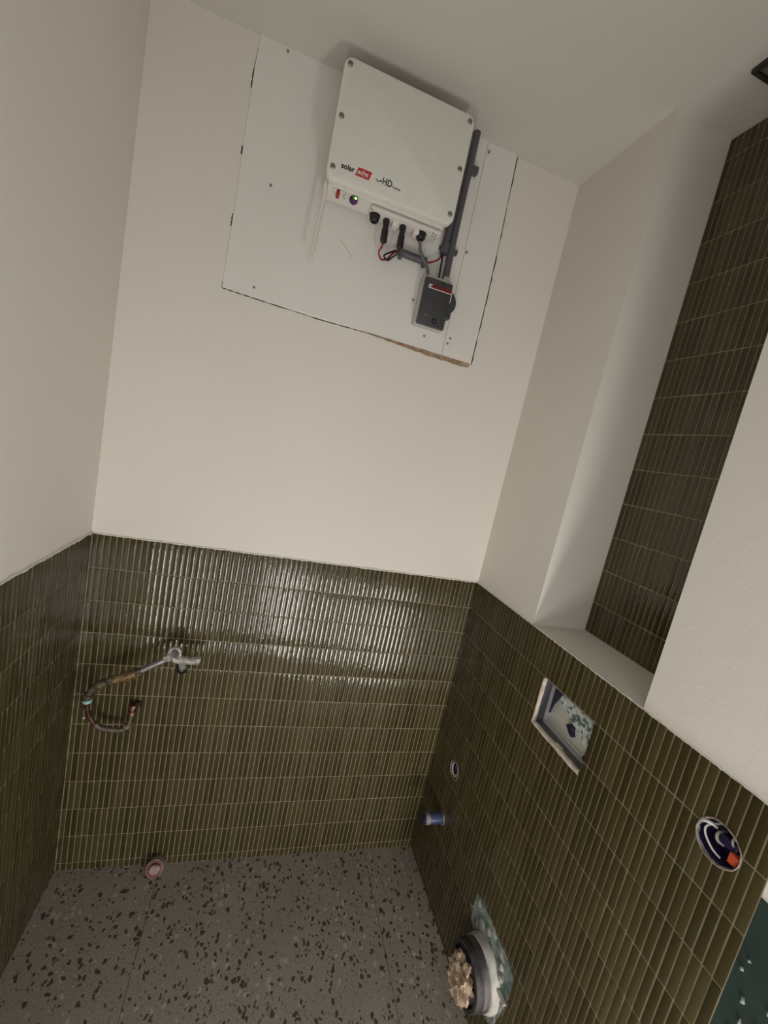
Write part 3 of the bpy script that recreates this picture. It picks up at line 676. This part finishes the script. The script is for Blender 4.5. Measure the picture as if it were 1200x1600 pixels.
P_(tube('wall_stub', [(0.169, -0.022, 0.604), (0.174, -0.014, 0.606), (0.182, -0.004, 0.604)], 0.0085, M_COPPER, None, 4, 10))

# ------------------------------------------------------------ waste stub at the foot of the back wall
ws = empty('waste_pipe', (0.299, 0, 0.0), 'short pinkish waste pipe with red lining, low at foot of back wall', 'pipe')
q = lambda o: adopt(o, ws)
ax = (0.0, -0.86, 0.50); o_ = Vector((0.2995, 0.002, 0.004)); ad = Vector(ax).normalized()
q(lathe('pipe', o_, ax, [(.010, 0), (.010, .0265), (.052, .0265), (.054, .0250), (.054, .0232), (.034, .0232), (.034, 0)], M_PINK, None, 28))
q(lathe('rubber_lining', o_, ax, [(.040, .0225), (.0530, .0228), (.0545, .0210), (.0545, .0180), (.036, .0170), (.036, 0)], M_REDCAP, None, 28))['label'] = 'dull red rubber lining'
q(lathe('plug', o_ + Vector((0.001, -.001, -.004)), (0, -0.86, 0.46), [(.034, 0), (.034, .0175), (.0525, .0170), (.0555, .011), (.053, 0)], M_PINK, None, 16, 60, 0.12))

# ------------------------------------------------------------ cistern opening in the right wall
cis = empty('flush_cistern', (W + 0.06, -0.53, 0.896), 'concealed cistern seen through rectangular opening in right tiled wall', 'cistern')
c_ = lambda o: adopt(o, cis)
def ring_box(name, y0, y1, z0, z1, x0, x1, th, mat, parentfn):
    """open rectangular sleeve, y0 is the far side"""
    bm = bmesh.new(); O = [(y0, z0), (y1, z0), (y1, z1), (y0, z1)]; I = [(y0 - th, z0 + th), (y1 + th, z0 + th), (y1 + th, z1 - th), (y0 - th, z1 - th)]
    V = {(r, x): [bm.verts.new((x, a, b)) for a, b in L] for r, L in (('o', O), ('i', I)) for x in (x0, x1)}
    for i in range(4):
        j = (i + 1) % 4
        bm.faces.new((V['o', x0][i], V['o', x0][j], V['i', x0][j], V['i', x0][i])); bm.faces.new((V['o', x1][i], V['o', x1][j], V['i', x1][j], V['i', x1][i]))
        bm.faces.new((V['i', x0][i], V['i', x0][j], V['i', x1][j], V['i', x1][i])); bm.faces.new((V['o', x0][i], V['o', x0][j], V['o', x1][j], V['o', x1][i]))
    return parentfn(bm_obj(name, bm, mat))
wr = lambda o: (setattr(o, 'parent', wall_right), o)[1]
y0, y1, z0, z1 = FO
bm = bmesh.new()                                    # ragged plaster reveal on the far side and along the bottom
path = [(y0, z1)] + [(y0, z1 - (z1 - z0) * k / 9) for k in range(1, 9)] + [(y0, z0)] + [(y0 + (y1 - y0) * k / 16, z0) for k in range(1, 17)]
for i, (a, b) in enumerate(path):
    pass
rowsV = []
for i, (a, b) in enumerate(path):
    j1, j2 = random.uniform(-.0010, .0010), random.uniform(-.0010, .0010)
    if i < 10: inn = (a - 0.0042 + j1, max(b, z0 + .0042)); outp = (a + 0.0020 + j2, b if i < 9 else z0 - .002)
    else: inn = (min(a, y0 - .0042), b + 0.0048 + j1); outp = (a, b - 0.0045 + j2)
    rowsV.append([bm.verts.new((W - 0.0045, outp[0], outp[1])), bm.verts.new((W - 0.0055, (inn[0] + outp[0]) / 2, (inn[1] + outp[1]) / 2)), bm.verts.new((W - 0.0045, *inn)), bm.verts.new((W + 0.010, *inn))])
for a, b in zip(rowsV, rowsV[1:]):
    for k in range(3): bm.faces.new((a[k], a[k + 1], b[k + 1], b[k]))
o = bm_obj('plaster_reveal', bm, M_REND, wall_right); o['label'] = 'ragged pinkish white plaster edge of the opening'
ring_box('grey_sleeve', y0 - .001, y1 + .001, z0 + .001, z1, W + 0.004, W + 0.025, 0.0045, M_CISG, c_)
ring_box('inner_frame', y0 - .0055, y1 + .0055, z0 + .0055, z1 - .002, W + 0.025, W + 0.036, 0.005, M_CISL, c_)
c_(box('shell', W + 0.036, W + 0.045, y1 - .03, y0 + .03, z0 - .02, z1 + .04, M_CISW, None, 0.002))
c_(box('rear_casing', W + 0.045, W + 0.118, y1 - .03, y0 + .03, z0 - .02, z1 + .04, M_CISL))
# foam sheet over the upper part, its lower edge uneven
fp = [(y0 - .036, 1.045), (y0 - .034, .990), (y0 - .052, .975), (y0 - .075, .972), (y0 - .095, .958), (y0 - .118, .955), (y0 - .14, .936), (y0 - .175, .93), (y0 - .20, .93), (y0 - .20, 1.045)]
toC = lambda a, b, d: Vector((W + 0.036 + d, a, b))
c_(poly_prism('foam_sheet', fp, toC, -0.004, 0.0, M_FOAM))['label'] = 'mottled pale foam sheet'
c_(poly_prism('navy_bracket', [(y0 - .017, .935), (y0 - .022, .962), (y0 - .033, .985), (y0 - .042, 1.005), (y0 - .038, 1.045), (y0 - .018, 1.045)], toC, -0.010, -0.004, M_NAVY))['label'] = 'navy plastic bracket'
c_(lathe('bracket_hole', (W + 0.026, y0 - .030, 1.005), (-1, 0, 0), [(0, 0), (0, .006), (.002, .005), (.001, 0)], M_BLACK, None, 10))
c_(poly_prism('valve_knob', [(y0 - .084, .950), (y0 - .091, .958), (y0 - .102, .956), (y0 - .103, .945), (y0 - .109, .934), (y0 - .100, .937), (y0 - .094, .943)], toC, -0.014, 0.0, M_NAVY))
c_(poly_prism('lower_bracket', [(y0 - .150, .916), (y0 - .165, .934), (y0 - .18, .925), (y0 - .18, .900), (y0 - .163, .902)], toC, -0.010, 0.0, M_NAVY))
c_(box('ledge_strip', W + 0.030, W + 0.036, y1 + .012, y0 - .075, .9085, .9135, M_CISW, None, 0.001))

# ------------------------------------------------------------ round back boxes
def back_box(c, label, big):
    cy, cz, r = c
    e = empty('back_box', (W, cy, cz), label, 'electrical box'); f = lambda o: adopt(o, e)
    f(lathe('cup', (W + 0.001, cy, cz), (1, 0, 0), [(0, r - .0002), (.0, r - .0022), (.040, r - .004), (.040, 0), (.042, 0), (.042, r - .0006)], M_NAVY, None, 30))
    rim = lathe('plaster_rim', (W - GT, cy, cz), (-1, 0, 0), [(-.003, r + .0002), (.0022, r + .0004), (.0028, r - .0008), (.001, r - .0022), (-.004, r - .0026)], M_RIM, None, 30, 60, 0.05); f(rim)
    # the lathe closes its end rings: take those caps away
    bm = bmesh.new(); bm.from_mesh(rim.data); bmesh.ops.delete(bm, geom=[x for x in bm.faces if len(x.verts) > 8], context='FACES_ONLY'); bm.to_mesh(rim.data); bm.free()
    cup = e.children[0]; bm = bmesh.new(); bm.from_mesh(cup.data); bmesh.ops.delete(bm, geom=[x for x in bm.faces if len(x.verts) > 8], context='FACES_ONLY'); bm.to_mesh(cup.data); bm.free()
    return f
f = back_box(BB1, 'larger round navy electrical box with orange connector, at right end of tiled wall', True)
y, z, r = BB1
f(box('wire_connector', W + .004, W + .026, y - .031, y - .014, z - .018, z - .001, M_ORANGE, None, 0.0015))['label'] = 'orange wire connector'
f(tube('wire', [(W + .036, y + .020, z + .012), (W + .020, y + .022, z + .012), (W + .006, y + .026, z + .004), (W + .004, y + .022, z - .008), (W + .008, y + .010, z - .022), (W + .012, y - .002, z - .028)], 0.0017, M_PRINTWHT, None, 6, 8))
f(tube('wire', [(W + .038, y + .012, z + .004), (W + .016, y + .013, z + .004), (W + .010, y + .008, z - .004), (W + .018, y + .002, z - .008)], 0.0026, M_COLLAR, None, 6, 8))
f(tube('wire', [(W + .036, y - .006, z + .018), (W + .012, y - .010, z + .018), (W + .010, y - .013, z + .008), (W + .03, y - .013, z + .004)], 0.0020, M_COLLAR, None, 6, 8))
f(tube('wire', [(W + .003, y + .031, z + .010), (W - .003, y + .026, z + .016), (W + .002, y + .018, z + .018), (W + .012, y + .016, z + .012)], 0.0028, M_LGREY, None, 6, 8))
f(box('inner_divider', W + .010, W + .030, y - .020, y + .006, z - .004, z + .012, M_NAVY, None, 0.002))
f = back_box(BB2, 'smaller round blue electrical box low on right tiled wall near back corner', False)
y, z, r = BB2
f(lathe('blue_cap', (W + .012, y + .004, z - .001), (-1, 0, 0), [(-.012, 0), (-.012, .014), (.004, .014), (.006, .010), (.006, 0)], M_BLUE, None, 16))
f(box('wire_connector', W - .002, W + .014, y - .026, y - .017, z + .000, z + .014, M_ORANGE, None, 0.0015))['label'] = 'orange wire connector'
f(tube('wire', [(W + .010, y + .020, z + .012), (W - .001, y + .018, z + .010), (W - .002, y + .012, z - .008), (W + .0, y + .000, z - .018), (W + .008, y - .010, z - .012)], 0.0024, M_COLLAR, None, 6, 8))
f(tube('wire', [(W + .010, y - .012, z - .010), (W - .001, y - .010, z - .018), (W + .006, y - .002, z - .024)], 0.0022, M_REND, None, 6, 8))

# ------------------------------------------------------------ blue pipe stub
bp = empty('capped_pipe', (W, -0.165, 0.300), 'stubby blue capped pipe poking from right wall beside the back corner', 'pipe')
f = lambda o: adopt(o, bp)
bx = (W, -0.163, 0.300)
f(lathe('pipe', bx, (-1, 0, 0), [(0, 0), (0, .0185), (.052, .0185), (.054, .0175), (.060, .0175), (.060, 0)], M_BLUE, None, 20))
f(lathe('pale_band', (W - .056, bx[1], bx[2]), (-1, 0, 0), [(0, 0), (0, .0180), (.016, .0180), (.017, .016), (.017, 0)], M_PIPEG, None, 20))['label'] = 'dirty cream band'
f(lathe('end_cap', (W - .072, bx[1], bx[2]), (-1, 0, 0), [(0, 0), (0, .0172), (.008, .0172), (.011, .012), (.011, 0)], M_NAVY, None, 20))
f(lathe('wall_collar', (W - .004, bx[1], bx[2]), (-1, 0, 0), [(0, 0), (0, .0215), (.005, .0210), (.005, 0)], M_PIPEG, None, 20))

# ------------------------------------------------------------ toilet waste connector
TY, TZ = -0.522, 0.180
tw = empty('toilet_waste_pipe', (W, TY, TZ - 0.07), 'grimy round soil pipe with rubber seal in bare patch of right wall near floor', 'pipe')
f = lambda o: adopt(o, tw)
f(lathe('outer_collar', (W, TY - .002, TZ + .004), (-1, 0, 0), [(0, 0), (0, .0800), (.010, .0800), (.014, .0775), (.020, .0765), (.022, .0740), (.022, 0)], M_COLLAR, None, 40, 40, 0.006))['label'] = 'pale dusty collar against the wall'
f(lathe('pipe', (W - .018, TY, TZ), (-1, 0, 0), [(0, 0), (0, .0735), (.022, .0725), (.026, .0700), (.030, .0700), (.030, 0)], M_GRIME, None, 40))
f(lathe('rubber_seal', (W - .040, TY, TZ), (-1, 0, 0), [(0, .0640), (0, .0725), (.016, .0720), (.021, .0690), (.021, .0615), (.010, .0605), (-.006, .0600), (-.006, 0)], M_RUBBER, None, 40))['label'] = 'black rubber seal'
f(box('clamp_tab', W - .012, W - .002, TY - .100, TY - .070, TZ + .046, TZ + .052, M_COLLAR, None, 0.001))
for k, (a, b) in enumerate(((.052, .058), (.058, .036))):
    f(blob('mastic', TY - a, TZ + b + .035, .012, .012, M_ADH, None, 0.006))
# crumpled brown paper stuffed in the mouth
bm = bmesh.new(); bmesh.ops.create_icosphere(bm, subdivisions=4, radius=1.0)
from mathutils import noise as mn
for v in bm.verts:
    p = v.co.copy(); n1 = abs(mn.noise(p * 2.3 + Vector((3, 1, 7)))); n2 = abs(mn.noise(p * 5.1)); n3 = abs(mn.noise(p * 10))
    k = 1.02 - 0.85 * n1 - 0.30 * n2 - 0.08 * n3
    v.co = Vector((W - 0.069 + p.x * 0.028 * k, TY + 0.002 + p.y * 0.0595 * k, TZ - 0.003 + p.z * 0.0595 * k))
    if v.co.x < W - .066: v.co.z -= (W - .066 - v.co.x) * 0.9
tag(bm_obj('crumpled_paper', bm, M_PAPER, None, 25), 'crumpled brown paper wad stuffed in the soil pipe mouth', 'paper')

# ------------------------------------------------------------ ceiling vent
cv = empty('ceiling_vent', (1.34, -0.54, CZ), 'dark brown square vent on ceiling above the tiled recess', 'vent')
f = lambda o: adopt(o, cv)
f(box('backing', 1.284, 1.396, -0.594, -0.482, CZ - .004, CZ, M_VENT, None, 0.001))
for a in ((1.278, 1.286, -0.600, -0.474), (1.394, 1.402, -0.600, -0.474), (1.286, 1.394, -0.482, -0.474), (1.286, 1.394, -0.600, -0.592)):
    f(box('frame', a[0], a[1], a[2], a[3], CZ - .009, CZ, M_VENTD, None, 0.001))
f(box('flap', 1.292, 1.388, -0.588, -0.488, CZ - .010, CZ - .004, M_VENT, None, 0.002))
